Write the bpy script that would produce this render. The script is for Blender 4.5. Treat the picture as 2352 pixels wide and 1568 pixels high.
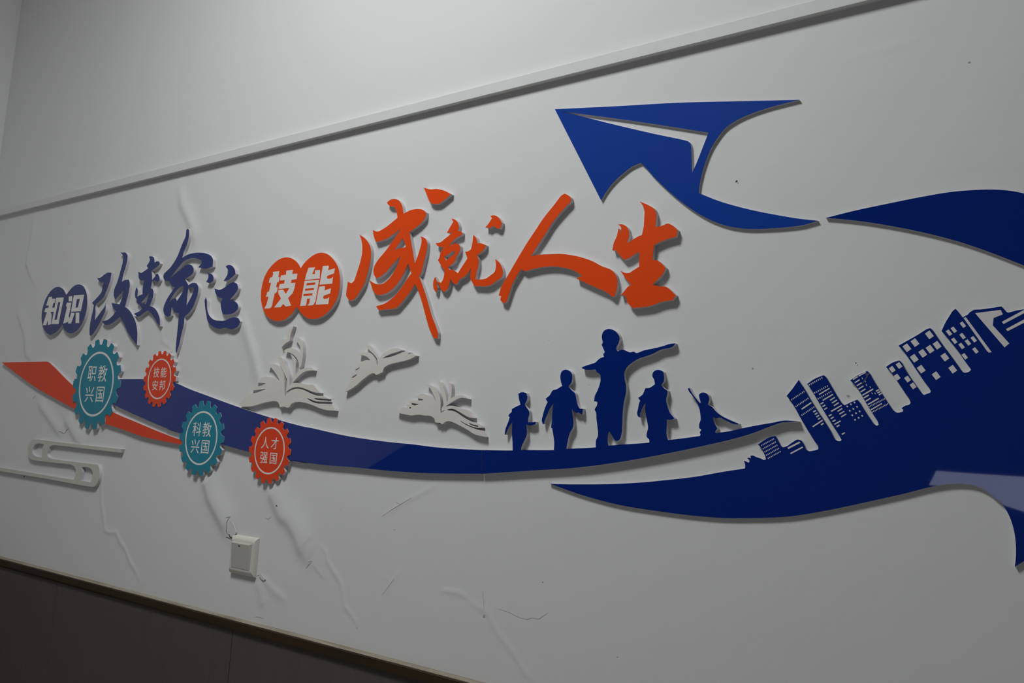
import bpy, math, random
import numpy as np
from mathutils import Matrix, Vector
from mathutils.geometry import tessellate_polygon

random.seed(7)
SC = bpy.context.scene
COL = SC.collection
for o in list(bpy.data.objects):
    bpy.data.objects.remove(o, do_unlink=True)

# ------------------------------------------------------------------ camera
CAM_H, CAM_D = 1.56, 1.28              # eye height, distance from the decorated wall (wall plane is y = 0)
F_PX = 2026.66
YAW, PITCH, ROLL = -0.6474949, 0.1274328, 0.0620821
fw = np.array([math.sin(YAW)*math.cos(PITCH), math.cos(YAW)*math.cos(PITCH), math.sin(PITCH)])
rt = np.array([math.cos(YAW), -math.sin(YAW), 0.0])
up = np.cross(rt, fw)
RT = math.cos(ROLL)*rt + math.sin(ROLL)*up
UP = -math.sin(ROLL)*rt + math.cos(ROLL)*up
CPOS = np.array([0.0, -CAM_D, CAM_H])
cd = bpy.data.cameras.new('camera')
cd.sensor_width = 36.0
cd.lens = 36.0*F_PX/2352.0
cd.clip_start = 0.01
cam = bpy.data.objects.new('camera', cd)
cam.matrix_world = Matrix(((RT[0], UP[0], -fw[0], CPOS[0]), (RT[1], UP[1], -fw[1], CPOS[1]),
                           (RT[2], UP[2], -fw[2], CPOS[2]), (0, 0, 0, 1)))
COL.objects.link(cam)
SC.camera = cam

# ------------------------------------------------------------------ world, exposure
w = bpy.data.worlds.new('world')
SC.world = w
w.use_nodes = True
w.node_tree.nodes['Background'].inputs[0].default_value = (0.6, 0.7, 0.8, 1)
w.node_tree.nodes['Background'].inputs[1].default_value = 0.05
SC.view_settings.view_transform = 'Standard'
SC.view_settings.look = 'None'
SC.view_settings.gamma = 1.0
SC.view_settings.use_curve_mapping = False
SC.view_settings.exposure = -1.54
LAMP_POS = (-1.22, -1.16, 3.43)        # the ceiling panel that throws the shadows
LAMP_W = 95.0

# room box
XL, XR, YF, ZC = -3.25, 4.4, -4.6, 3.5
RD, MD = 0.0135, 0.013                  # how far the dado rail and the upper strip stand out
def height_of(px, t):
    q0, q1 = (px[0]-1176.0)/F_PX, (px[1]-784.0)/F_PX
    d = q0*RT - q1*UP + fw
    return float(CAM_H + d[2]*((CAM_D - t)/d[1]))
Z_CAP = sum(height_of(p, RD) for p in ((150, 1323.8), (400, 1390.4), (600, 1444), (900, 1524.2)))/4 + 0.001
Z_MOLD = sum(height_of(p, MD) for p in ((150, 457.3), (1000, 247.5), (1150, 208.9), (1950, 9.4)))/4
H_MOLD = height_of((1000, 224.5), MD) - height_of((1000, 247.5), MD)

# ------------------------------------------------------------------ helpers
def at(p, t=0.0):
    """photo pixel -> point of the plane that stands t metres in front of the wall"""
    q0, q1 = (p[0]-1176.0)/F_PX, (p[1]-784.0)/F_PX
    d = q0*RT - q1*UP + fw
    return CPOS + d*((CAM_D - t)/d[1])

def P(frame, s):
    """'x,y x,y' read in an enlarged crop -> photo pixels"""
    ox, oy, k = frame
    out = []
    for tok in s.split():
        a, b = tok.split(',')
        out.append((ox + float(a)/k, oy + float(b)/k))
    return out

A2 = (92, 640, 11.2); B2 = (200, 560, 6.27); B3 = (300, 570, 7.467); CC = (360, 500, 4.75)
DD = (580, 560, 7.841); EE = (780, 420, 4.125); FF = (980, 470, 7.125); GG = (1130, 420, 5.226)
HH = (1390, 440, 5.405); II = (0, 760, 5.345); I2 = (320, 790, 10.45); JJ = (380, 880, 6.272)
KK = (0, 960, 7.35); LL = (540, 740, 7.127); MM = (780, 770, 9.8); NN = (900, 860, 9.8)
OO = (1140, 740, 5.057); PP = (1420, 740, 5.057); QQ = (1680, 820, 6.031); Q2 = (1840, 840, 13.067)
Q3 = (1940, 840, 13.067); RR = (1900, 720, 5.6); SS = (2040, 690, 7.468); TT = (2000, 900, 3.5636)
UU = (1250, 1000, 4.612); VV = (1250, 200, 3.618); WW = (1880, 420, 4.983); XX = (640, 920, 3.36)
SW = (520, 1170, 9.225); ONE = (0, 0, 1.0)

def smooth(pts, ang=42.0, step=3.0):
    """round a traced outline: sharp turns stay corners, the rest becomes a curve"""
    n = len(pts)
    p = [np.array(q, float) for q in pts]
    cor = []
    for i in range(n):
        a = p[i]-p[i-1]; b = p[(i+1) % n]-p[i]
        la, lb = np.hypot(*a), np.hypot(*b)
        c = float(a@b)/(la*lb+1e-9)
        cor.append(c < math.cos(math.radians(ang)))
    out = []
    for i in range(n):
        p1, p2 = p[i], p[(i+1) % n]
        p0, p3 = p[i-1], p[(i+2) % n]
        L = np.hypot(*(p2-p1))
        out.append(tuple(p1))
        k = int(L/step)
        if k < 1:
            continue
        d01 = max(np.hypot(*(p1-p0)), 1e-6); d23 = max(np.hypot(*(p3-p2)), 1e-6)
        m1 = (p2-p1) if cor[i] else ((p2-p1)/L*d01/(L+d01) + (p1-p0)/d01*L/(L+d01))*L
        m2 = (p2-p1) if cor[(i+1) % n] else ((p2-p1)/L*d23/(L+d23) + (p3-p2)/d23*L/(L+d23))*L
        if not cor[i]: m1 = m1*min(1.0, 2.2*d01/L)
        if not cor[(i+1) % n]: m2 = m2*min(1.0, 2.2*d23/L)
        k = min(k, 6)
        for j in range(1, k+1):
            t = j/(k+1)
            h = (2*t**3-3*t*t+1)*p1 + (t**3-2*t*t+t)*m1 + (-2*t**3+3*t*t)*p2 + (t**3-t*t)*m2
            out.append(tuple(h))
    return out

def area(l):
    return 0.5*sum(l[i-1][0]*l[i][1]-l[i][0]*l[i-1][1] for i in range(len(l)))

def slab(loops, y0, y1):
    """loops of (x,z), first is the outline: prism from y0 (back, nearer the wall) to y1 (front, y1 < y0)"""
    lo = []
    for i, l in enumerate(loops):
        a = area(l)
        if (i == 0) != (a > 0):
            l = l[::-1]
        lo.append(l)
    flat = [q for l in lo for q in l]
    n = len(flat)
    tris = tessellate_polygon([[Vector((x, z, 0)) for x, z in l] for l in lo])
    v = [(x, y1, z) for x, z in flat] + [(x, y0, z) for x, z in flat]
    f = []
    for a, b, c in tris:
        s = (flat[b][0]-flat[a][0])*(flat[c][1]-flat[a][1])-(flat[c][0]-flat[a][0])*(flat[b][1]-flat[a][1])
        if abs(s) < 1e-14:
            continue
        if s < 0:
            b, c = c, b
        f.append((a, b, c)); f.append((a+n, c+n, b+n))
    k = 0
    for l in lo:
        m = len(l)
        for i in range(m):
            j = (i+1) % m
            f.append((k+i, k+i+n, k+j+n, k+j))
        k += m
    return v, f

def link_mesh(name, v, f, mat, parent=None, loc=None):
    """mesh from world coordinates; loc is the origin it gets"""
    base = np.array(parent['_o']) if parent is not None else np.zeros(3)
    if parent is not None and parent.parent is not None:
        pass
    lc = np.array(loc, float) if loc is not None else (base if parent is not None else np.mean(np.array(v), 0))
    me = bpy.data.meshes.new(name)
    me.from_pydata([tuple(np.array(q)-lc) for q in v], [], f)
    me.materials.append(mat)
    me.update()
    o = bpy.data.objects.new(name, me)
    COL.objects.link(o)
    o.location = tuple(lc-base)
    o['_o'] = tuple(lc)
    if parent is not None:
        o.parent = parent
    return o

def thing(name, loc, label, cat, group=None):
    o = bpy.data.objects.new(name, None)
    o.empty_display_size = 0.02
    COL.objects.link(o)
    o.location = tuple(loc)
    o['_o'] = tuple(float(c) for c in loc)
    o['label'] = label
    o['category'] = cat
    if group:
        o['group'] = group
    return o

def structure(o):
    o['kind'] = 'structure'
    return o

def to_xz(px, t, sm=True, ang=42.0):
    if sm:
        px = smooth(px, ang)
    return [(float(q[0]), float(q[2])) for q in (at(p, t) for p in px)]

def box(x0, x1, y0, y1, z0, z1):
    v = [(x, y, z) for x in (x0, x1) for y in (y0, y1) for z in (z0, z1)]
    f = [(0, 1, 3, 2), (4, 6, 7, 5), (0, 4, 5, 1), (2, 3, 7, 6), (0, 2, 6, 4), (1, 5, 7, 3)]
    return v, f

def merge(parts):
    V, Fa = [], []
    for v, f in parts:
        n = len(V)
        V += list(v); Fa += [tuple(i+n for i in q) for q in f]
    return V, Fa

FILM = 0.0006
def cut_piece(parent, name, outline, t, mface, mcore, holes=(), y_back=0.0, sm=True, face='face_sheet', ang=42.0):
    """a foam-board piece of thickness t with a coloured sheet on its front"""
    lo = [to_xz(outline, t, sm, ang)] + [to_xz(h, t, sm, ang) for h in holes]
    v, f = slab(lo, -y_back, -(t-FILM))
    core = link_mesh(name, v, f, mcore, parent)
    v, f = slab(lo, -(t-FILM), -t)
    fo = link_mesh(face, v, f, mface, core)
    return core, fo

def print_on(parent, name, outline, t, mat, holes=(), sm=False, rise=0.00025):
    lo = [to_xz(outline, t, sm)] + [to_xz(h, t, sm) for h in holes]
    v, f = slab(lo, -t+0.00002, -(t+rise))
    return link_mesh(name, v, f, mat, parent)

# ------------------------------------------------------------------ materials
def mat(name, col, rough=0.5, spec=0.5, bump=None, noise=None, coat=0.0):
    m = bpy.data.materials.new(name)
    m.use_nodes = True
    nt = m.node_tree
    b = nt.nodes['Principled BSDF']
    b.inputs['Base Color'].default_value = (*col, 1)
    b.inputs['Roughness'].default_value = rough
    b.inputs['Specular IOR Level'].default_value = spec
    if coat:
        b.inputs['Coat Weight'].default_value = coat
        b.inputs['Coat Roughness'].default_value = 0.03
    tc = None
    if bump or noise:
        tc = nt.nodes.new('ShaderNodeTexCoord')
    if noise:
        scale, c2, stretch = noise
        n = nt.nodes.new('ShaderNodeTexNoise'); n.inputs['Scale'].default_value = scale
        n.inputs['Detail'].default_value = 6
        mp = nt.nodes.new('ShaderNodeMapping'); mp.inputs['Scale'].default_value = stretch
        nt.links.new(tc.outputs['Object'], mp.inputs[0]); nt.links.new(mp.outputs[0], n.inputs['Vector'])
        rp = nt.nodes.new('ShaderNodeValToRGB')
        rp.color_ramp.elements[0].position = 0.35; rp.color_ramp.elements[1].position = 0.65
        rp.color_ramp.elements[0].color = (*col, 1); rp.color_ramp.elements[1].color = (*c2, 1)
        nt.links.new(n.outputs['Fac'], rp.inputs[0]); nt.links.new(rp.outputs[0], b.inputs['Base Color'])
    if bump:
        prev = None
        for scale, dist in bump:
            n = nt.nodes.new('ShaderNodeTexNoise'); n.inputs['Scale'].default_value = scale
            n.inputs['Detail'].default_value = 4
            nt.links.new(tc.outputs['Object'], n.inputs['Vector'])
            bp = nt.nodes.new('ShaderNodeBump'); bp.inputs['Distance'].default_value = dist
            bp.inputs['Strength'].default_value = 1.0
            nt.links.new(n.outputs['Fac'], bp.inputs['Height'])
            if prev:
                nt.links.new(prev.outputs[0], bp.inputs['Normal'])
            prev = bp
        nt.links.new(prev.outputs[0], b.inputs['Normal'])
    return m

M_WALL = mat('wall_paint', (0.74, 0.745, 0.745), 0.75, 0.25, bump=[(6, 0.0015), (60, 0.0002)])
M_CEIL = mat('ceiling_paint', (0.84, 0.84, 0.83), 0.8, 0.2)
M_MOLD = mat('strip_paint', (0.69, 0.70, 0.69), 0.6, 0.3, bump=[(25, 0.0012)])
M_PANEL = mat('wainscot_laminate', (0.094, 0.080, 0.074), 0.45, 0.4, noise=(9, (0.104, 0.088, 0.082), (14, 14, 0.35)))
M_RAIL = mat('rail_wood', (0.028, 0.017, 0.008), 0.5, 0.3, noise=(7, (0.040, 0.024, 0.011), (0.6, 12, 12)))
M_RAILTOP = mat('rail_worn_top', (0.24, 0.205, 0.15), 0.6, 0.3, noise=(12, (0.36, 0.325, 0.265), (0.8, 10, 10)))
M_FLOOR = mat('floor_tile', (0.56, 0.54, 0.51), 0.35, 0.5, noise=(3, (0.62, 0.60, 0.57), (1, 1, 1)))
M_FOAM = mat('foam_board_edge', (0.63, 0.605, 0.63), 0.7, 0.2)
M_BLUE = mat('deep_blue_acrylic', (0.003, 0.022, 0.195), 0.02, 0.5)
M_PLANE = mat('royal_blue_acrylic', (0.009, 0.052, 0.340), 0.16, 0.45)
M_NAVY = mat('slogan_blue_film', (0.006, 0.022, 0.165), 0.10, 0.5)
M_ORANGE = mat('orange_film', (0.87, 0.074, 0.004), 0.45, 0.2)
M_RED = mat('vermilion_film', (0.80, 0.060, 0.014), 0.4, 0.25)
M_TEAL = mat('teal_film', (0.014, 0.235, 0.335), 0.4, 0.25)
M_PRINT = mat('white_print', (0.84, 0.82, 0.79), 0.5, 0.3)
M_WINDOW = mat('pale_print', (0.76, 0.74, 0.74), 0.4, 0.4)
M_BOOK = mat('grey_white_sheet', (0.775, 0.75, 0.70), 0.5, 0.3, noise=(14, (0.735, 0.71, 0.66), (1, 1, 1)))
M_CLIP = mat('grey_sheet', (0.61, 0.60, 0.55), 0.5, 0.3)
M_PLASTIC = mat('cream_plastic', (0.70, 0.68, 0.62), 0.35, 0.45)
M_ROCKER = mat('rocker_plastic', (0.52, 0.51, 0.46), 0.4, 0.4)
M_MARK = mat('dark_mark', (0.05, 0.05, 0.05), 0.6, 0.3)
M_CRACK = mat('crack_dark', (0.13, 0.125, 0.12), 0.9, 0.1)
M_SCUFF = mat('scuff_grey', (0.42, 0.42, 0.41), 0.9, 0.1)
M_PLASTER = mat('bare_plaster', (0.70, 0.70, 0.69), 0.9, 0.1)
M_FRAME = mat('lamp_frame_white', (0.75, 0.75, 0.75), 0.4, 0.4)
M_DARK = mat('dark_unseen_surface', (0.085, 0.078, 0.074), 0.6, 0.3)

def emission(name, col, k):
    m = bpy.data.materials.new(name); m.use_nodes = True
    nt = m.node_tree; nt.nodes.clear()
    e = nt.nodes.new('ShaderNodeEmission'); e.inputs[0].default_value = (*col, 1); e.inputs[1].default_value = k
    o = nt.nodes.new('ShaderNodeOutputMaterial'); nt.links.new(e.outputs[0], o.inputs[0])
    return m

# ------------------------------------------------------------------ the room
def seg_dist(X, Z, a, b):
    ax, az = a; bx, bz = b
    dx, dz = bx-ax, bz-az
    L2 = dx*dx+dz*dz+1e-12
    t = np.clip(((X-ax)*dx+(Z-az)*dz)/L2, 0, 1)
    ex, ez = X-(ax+t*dx), Z-(az+t*dz)
    side = np.sign(dx*(Z-az)-dz*(X-ax))
    return np.hypot(ex, ez), side, t

def ridge_field(X, Z, ridges):
    H = np.zeros_like(X)
    for pts, amp, wl, wr in ridges:
        q = [(at(p)[0], at(p)[2]) for p in pts]
        best = np.full(X.shape, 9.0); sd = np.zeros_like(X); U = np.zeros_like(X)
        n = len(q)-1
        for i in range(n):
            d, s, t = seg_dist(X, Z, q[i], q[i+1])
            m = d < best
            best[m] = d[m]; sd[m] = s[m]; U[m] = ((i+t)/n)[m]
        wdt = np.where(sd > 0, wr, wl)   # left of a line drawn downwards: wl
        fade = np.clip(np.minimum(U, 1-U)*6, 0.0, 1.0)
        fade = np.where((U <= 0) | (U >= 1), 0.25, 0.25+0.75*fade)
        H = np.maximum(H, amp*fade*np.exp(-(best/wdt)**2))
    return H

# plaster that bulges along old leaks and cracks; (pixels, height, width on the two sides)
RIDGES = [
    (P(ONE, '80,487 73,540 61,605 68,625 82,656'), 0.0022, 0.007, 0.034),
    (P(ONE, '40,715 45,730 57,768 61,814 78,832'), 0.0024, 0.008, 0.034),
    (P(ONE, '414,430 420,470 434,500 446,531 450,566'), 0.0038, 0.014, 0.020),
    (P(ONE, '370,758 372,783 390,796 398,812'), 0.0010, 0.004, 0.008),
    (P(ONE, '556,722 569,763 584,811 597,866 606,920'), 0.0042, 0.020, 0.013),
    (P(ONE, '88,924 100,940 112,956 131,984 142,996'), 0.0034, 0.013, 0.022),
    (P(ONE, '150,962 161,977 178,1009 198,1022'), 0.0042, 0.014, 0.030),
    (P(ONE, '234,1040 234,1080 233,1156 238,1187 241,1218 250,1223 267,1222 275,1243 288,1261 298,1289 311,1310 324,1338'), 0.0014, 0.0045, 0.006),
    (P(ONE, '470,1095 477,1113 485,1144 500,1172 513,1197 524,1231'), 0.0062, 0.017, 0.040),
    (P(ONE, '620,1122 626,1131 639,1162 648,1182 666,1197 684,1228 694,1259 712,1287'), 0.0058, 0.017, 0.040),
    (P(ONE, '712,1287 722,1299 746,1328'), 0.0012, 0.004, 0.006),
    (P(ONE, '726,1238 738,1256 749,1269 752,1289 768,1315 783,1340 789,1373 791,1392 816,1424 823,1445'), 0.0012, 0.004, 0.006),
    (P(ONE, '602,1325 628,1353 658,1378'), 0.0014, 0.012, 0.008),
    (P(ONE, '592,1335 600,1365 604,1395'), 0.0016, 0.010, 0.016),
    (P(ONE, '1074,1382 1115,1403 1143,1454 1169,1487 1192,1520 1206,1548 1222,1560'), 0.0009, 0.004, 0.007),
    (P(ONE, '878,1185 925,1155 1010,1108'), 0.0006, 0.004, 0.003),
    (P(ONE, '878,1366 900,1336 921,1307'), 0.0005, 0.004, 0.003),
    (P(ONE, '1015,1354 1048,1359 1075,1371'), 0.0009, 0.004, 0.003),
    (P(ONE, '1968,138 1988,128 2025,112 2060,100 2085,92'), 0.0006, 0.004, 0.003),
]

def wall_grid():
    xs = np.concatenate([np.arange(XL, -1.55, 0.0045), np.arange(-1.55, -0.55, 0.004), np.arange(-0.55, XR+0.03, 0.03)])
    xs[-1] = XR
    z0, z1 = Z_CAP-0.012, Z_MOLD+0.01
    zs = np.linspace(z0, z1, int((z1-z0)/0.0042))
    X, Z = np.meshgrid(xs, zs, indexing='ij')
    Y = -ridge_field(X, Z, RIDGES)
    nx, nz = X.shape
    co = np.stack([X, Y, Z], -1).reshape(-1, 3)
    i = np.arange(nx-1)[:, None]*nz + np.arange(nz-1)[None, :]
    q = np.stack([i, i+nz, i+nz+1, i+1], -1).reshape(-1, 4)
    me = bpy.data.meshes.new('wall_back')
    me.vertices.add(len(co)); me.vertices.foreach_set('co', co.astype(np.float32).ravel())
    me.loops.add(q.size); me.loops.foreach_set('vertex_index', q.astype(np.int32).ravel())
    me.polygons.add(len(q))
    me.polygons.foreach_set('loop_start', np.arange(0, q.size, 4, dtype=np.int32))
    me.update(calc_edges=True)
    me.polygons.foreach_set('use_smooth', np.ones(len(q), dtype=bool))
    me.materials.append(M_WALL)
    return me

wall = bpy.data.objects.new('wall_back', wall_grid())
COL.objects.link(wall); wall['_o'] = (0.0, 0.0, 0.0); structure(wall)
v, f = box(XL, XR, 0.0, 0.12, Z_MOLD, ZC)
link_mesh('upper_wall', v, f, M_WALL, wall)
v, f = box(XL, XR, 0.02, 0.12, 0.0, Z_MOLD)
link_mesh('wall_core', v, f, M_WALL, wall)

# dark dado panels below the rail, each with an open joint
seams = [XL, float(at((131.3, 1344), 0.006)[0]), float(at((534, 1457), 0.006)[0])]
pitch = 1.22
seams += [seams[2]+pitch, seams[2]+2*pitch, seams[2]+3*pitch, XR]
seams = [s for s in seams if s < XR] + [XR]
for i in range(len(seams)-1):
    a, b = seams[i]+0.0008, seams[i+1]-0.0008
    v, f = box(a, b, -0.006, 0.0195, 0.0, Z_CAP-0.020)
    link_mesh('wainscot_panel', v, f, M_PANEL, wall)

# dado rail: worn pale top edge, brown front
rail = bpy.data.objects.new('trim_1', None); COL.objects.link(rail); rail['_o'] = (0., 0., 0.); structure(rail)
joint = float(at((254, 1352), 0.014)[0])
# front upper edge of the rail at cap height
for a, b in ((XL, joint-0.0006), (joint+0.0006, joint+2.4), (joint+2.4012, XR)):
    prof = [(0.0, 0.004), (-0.004, 0.004), (-RD+0.002, 0.0005), (-RD, -0.0015), (-RD, -0.017), (-RD+0.004, -0.0225), (-0.006, -0.0235), (0.0, -0.0235)]
    n = len(prof)
    v = [(x, y, Z_CAP+z) for x in (a, b) for y, z in prof]
    f = [(i, (i+1) % n, (i+1) % n+n, i+n) for i in range(n)] + [tuple(range(n))[::-1], tuple(range(n, 2*n))]
    o = link_mesh('rail_length', v, f, M_RAIL, rail)
    tp = [(-0.0002, 0.0046), (-0.0042, 0.0046), (-RD+0.0018, 0.0011), (-RD+0.0022, 0.0004), (-0.004, 0.0039), (-0.0002, 0.0039)]
    n = len(tp)
    v = [(x, y, Z_CAP+z) for x in (a, b) for y, z in tp]
    f = [(i, (i+1) % n, (i+1) % n+n, i+n) for i in range(n)] + [tuple(range(n))[::-1], tuple(range(n, 2*n))]
    link_mesh('worn_top_edge', v, f, M_RAILTOP, o)

# white strip high on the wall
prof = [(0.0, 0.0), (-MD, 0.0), (-MD, H_MOLD-0.001), (-MD+0.001, H_MOLD), (0.0, H_MOLD+0.0004)]
n = len(prof)
v = [(x, y, Z_MOLD+z) for x in (XL, XR) for y, z in prof]
f = [(i, (i+1) % n, (i+1) % n+n, i+n) for i in range(n)] + [tuple(range(n))[::-1], tuple(range(n, 2*n))]
structure(link_mesh('trim_2', v, f, M_MOLD))

# other walls, floor, ceiling
v, f = box(XL-0.12, XL, YF, 0.12, 0, ZC)
wl = structure(link_mesh('wall_left', v, f, M_WALL))
v, f = box(XL, XL+0.006, -1.75, -0.006, 0, Z_CAP-0.02)
link_mesh('wainscot_panel', v, f, M_PANEL, wl)
v, f = box(XR, XR+0.12, YF, 0.12, 0, ZC)
structure(link_mesh('wall_right', v, f, M_WALL))
v, f = box(XL-0.12, XR+0.12, YF-0.12, YF, 0, ZC)
wf = structure(link_mesh('wall_front', v, f, M_DARK))
# unseen glowing panel added on the far wall, shaped to reflect in the blue sheets
glow_outline = [(-1.20, 1.535), (-1.16, 1.622), (-0.95, 1.618), (0.35, 1.605), (0.35, 1.235), (-0.70, 1.418), (-0.80, 1.446), (-0.90, 1.525)]
v, f = slab([glow_outline], 0.0, -0.004)
v = [(x, YF+0.001-y, z) for x, y, z in v]
f = [q[::-1] for q in f]
wn = structure(link_mesh('reflection_glow_panel', v, f, emission('reflected_glow', (0.78, 0.82, 1.0), 7.0)))
# unseen dark panel added to the left wall; its slope shapes the ribbon's reflection
ramp = [(1.75, 0.0), (1.75, Z_CAP), (1.90, 1.449), (2.157, 1.576), (3.2, 2.1), (4.0, 2.6), (-YF, 2.6), (-YF, 0.0)]
v, f = slab([ramp], 0.0, -0.008)
v = [(XL-y, -x, z) for x, y, z in v]
link_mesh('reflection_dark_panel', v, f, M_DARK, wl)
v, f = box(XL-0.12, XR+0.12, YF-0.12, 0.12, -0.1, 0.0)
structure(link_mesh('floor', v, f, M_FLOOR))
v, f = box(XL-0.12, XR+0.12, YF-0.12, 0.12, ZC, ZC+0.1)
structure(link_mesh('ceiling', v, f, M_CEIL))

# ------------------------------------------------------------------ ceiling lamp
lp = thing('ceiling_light', (LAMP_POS[0], LAMP_POS[1], ZC), 'square white flat panel lamp hanging under the ceiling', 'lamp')
LS = 0.50
parts = []
for x0, x1, y0, y1 in ((-.29, .29, -.29, -.26), (-.29, .29, .26, .29), (-.29, -.26, -.26, .26), (.26, .29, -.26, .26)):
    parts.append(box(LAMP_POS[0]+x0, LAMP_POS[0]+x1, LAMP_POS[1]+y0, LAMP_POS[1]+y1, ZC-0.07, ZC))
v, f = merge(parts); link_mesh('frame', v, f, M_FRAME, lp)
v, f = box(LAMP_POS[0]-.26, LAMP_POS[0]+.26, LAMP_POS[1]-.26, LAMP_POS[1]+.26, ZC-0.03, ZC-0.001)
link_mesh('diffuser', v, f, emission('diffuser_glow', (1.0, 0.99, 0.97), 1.2), lp)
ld = bpy.data.lights.new('panel_light', 'AREA')
ld.shape = 'SQUARE'; ld.size = LS; ld.energy = LAMP_W; ld.color = (0.985, 1.0, 0.995)
lo = bpy.data.objects.new('panel_light', ld); COL.objects.link(lo)
lo.parent = lp; lo.location = (0, 0, LAMP_POS[2]-ZC)

# ------------------------------------------------------------------ paper plane, swoosh, skyline (thin glossy sheets)
T_SH = 0.0048
pl = thing('paper_plane', at((1520, 330)), 'large glossy royal blue paper plane cut-out with a curling tail', 'wall decoration')
cut_piece(pl, 'board', P(VV, '88,183 600,158 1100,130 1700,115 2120,105 2000,135 1850,175 1720,220 1600,275 1500,345 1440,420 1385,510 1340,620 1310,720 1290,820 1285,880 1450,945 1700,1015 1950,1065 2100,1090 2275,1110 2150,1145 2000,1165 1850,1175 1700,1178 1550,1160 1420,1120 1280,1050 1150,960 1030,860 920,755 830,655 800,628 730,660 650,720 580,785 520,860 472,940'),
          T_SH, M_PLANE, M_FOAM, [P(VV, '140,200 400,235 700,275 1000,320 1365,378 1325,480 1270,620 1228,715 1225,600 1220,490 1215,465 1195,450 900,385 600,315 300,240')], ang=35)
sw = thing('swoosh', at((2150, 510)), 'dark blue leaf-shaped swoosh cut-out pointing at the tail of the paper plane', 'wall decoration')
cut_piece(sw, 'board', P(WW, '80,400 400,320 800,235 1200,155 1500,105 1750,82 1950,75 2130,82 2250,98 2352,120') +
          P(ONE, '2420,468 2490,512 2550,580 2580,690 2480,662') + P(WW, '2352,945 2150,865 1900,770 1600,670 1300,590 900,505 500,440 160,405'),
          T_SH, M_BLUE, M_FOAM, ang=35)

city = thing('city_skyline', at((2000, 1080)), 'dark blue city skyline cut-out with pale windows rising from a long pointed wave', 'wall decoration')
c_out = (P(UU, '55,508 160,513 400,516 700,512 1000,498 1300,470 1600,435 1900,382 2125,348') +
    P(QQ, '190,1500 172,1430 205,1445 240,1460 255,1440 240,1415 215,1398 245,1390 268,1400 262,1365 295,1360 340,1380 400,1400 455,1422 475,1415 470,1380 440,1310 400,1240 365,1210 440,1160 540,1105 610,1090 640,1140 690,1230 710,1247 760,1235 850,1175 920,1140 960,1150 1000,1200 1040,1280 1065,1298 1150,1290 1200,1275 1203,1240 1150,1160 1050,1000 950,830 880,700 800,580 763,535 850,430 930,315 1000,420 1100,590 1200,750 1300,900 1380,1030 1440,1140 1470,1160 1510,1162 1525,1145 1490,1080 1400,940 1300,780 1200,610 1100,440 1048,370 1150,300 1275,248 1300,265 1380,390 1480,560 1540,645 1570,665 1640,630') +
    P(RR, '385,1105 410,1130 480,1240 560,1360 600,1415 635,1442 660,1430 655,1400 600,1310 500,1150 420,1010 350,910 295,858 400,790 515,737 540,760 600,860 700,1020 800,1170 860,1250 895,1272 970,1260 978,1240 955,1215 1000,1185 1060,1165 1072,1145 1060,1110 1000,1020 920,900 840,780 755,685 830,635 925,600 950,620 1020,740 1100,860 1180,970 1225,1030 1245,1045 1325,1015 1332,1000 1320,970 1260,890 1150,730 1050,580 970,470 915,412 1000,365 1150,280 1290,195 1325,185 1350,205 1430,320 1550,490') +
    P(SS, '1000,840 1190,1100 1260,1200 1290,1230 1320,1235 1400,1210 1420,1185 1410,1165 1330,1060 1200,870 1080,720 1000,620 915,525 960,420 1060,250 1110,175 1155,142 1180,165 1280,290 1335,255 1360,245 1390,210 1430,180 1470,160 1600,150 1780,125 1940,100 1965,120 2040,200 2060,205 2200,170 2330,148') +
    P(ONE, '2420,694 2500,690 2600,720 2600,960 2560,1080 2480,1180 2420,1240') +
    P(TT, '1254,1383 1178,1430 1185,1380 1188,1270 1175,1150 1140,1030 1085,930 1020,870 930,800 850,765 750,750 620,755 500,775 300,825 0,893') +
    P(ONE, '1904,1171 1819,1185 1712,1189.6') + P(UU, '1900,873 1600,850 1200,800 800,735 400,630'))
cc, cf = cut_piece(city, 'board', c_out, T_SH, M_BLUE, M_FOAM)

def quad(c, e1, e2):
    return [(c[0]-e1[0]-e2[0], c[1]-e1[1]-e2[1]), (c[0]+e1[0]-e2[0], c[1]+e1[1]-e2[1]),
            (c[0]+e1[0]+e2[0], c[1]+e1[1]+e2[1]), (c[0]-e1[0]+e2[0], c[1]-e1[1]+e2[1])]
def windows(frame, centers, e1, e2):
    for tok in centers.split():
        c = tuple(map(float, tok.split(',')))
        px = [(frame[0]+a/frame[2], frame[1]+b/frame[2]) for a, b in quad(c, e1, e2)]
        print_on(cc, 'window', px, T_SH, M_WINDOW)
windows(SS, '322,809 461,721 708,588 448,990 594,905 719,834 840,766 973,970 567,1177 824,1288 1108,1178', (37.5, 48.5), (-39, 27))
windows(SS, '1044,551 1127,501 1282,414 1135,690 1278,610 1468,664 1369,718 1260,778 1314,956 1498,856', (32, 40), (-24, 16))
windows(SS, '70,1179 188,1113 155,1313 333,1346 428,1463', (29, 38.5), (-30, 21))
windows(QQ, '1605,682 1655,653 1705,626 1640,742 1690,715 1740,687 1675,804 1726,776 1776,750 1713,867 1763,839 1812,812', (7, 9.5), (-8, 5))
windows(Q3, '532,375 622,465 655,572 772,640 825,825 918,825', (14, 22), (-9, 6))
for name, s in (('pale_strip', '1295,305 1330,282 1550,580 1775,885 1730,893 1700,870'), ('pale_arrow', '1492,217 1930,160 1968,237 1810,298 1795,425 2078,735 1997,803'),
                ('pale_bar', '1950,365 2330,160 2600,14 2600,72 2330,218 1980,402'), ('pale_bar', '2020,490 2330,325 2600,182 2600,239 2330,382 2050,525')):
    print_on(cc, name, P(SS, s), T_SH, M_WINDOW)
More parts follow.
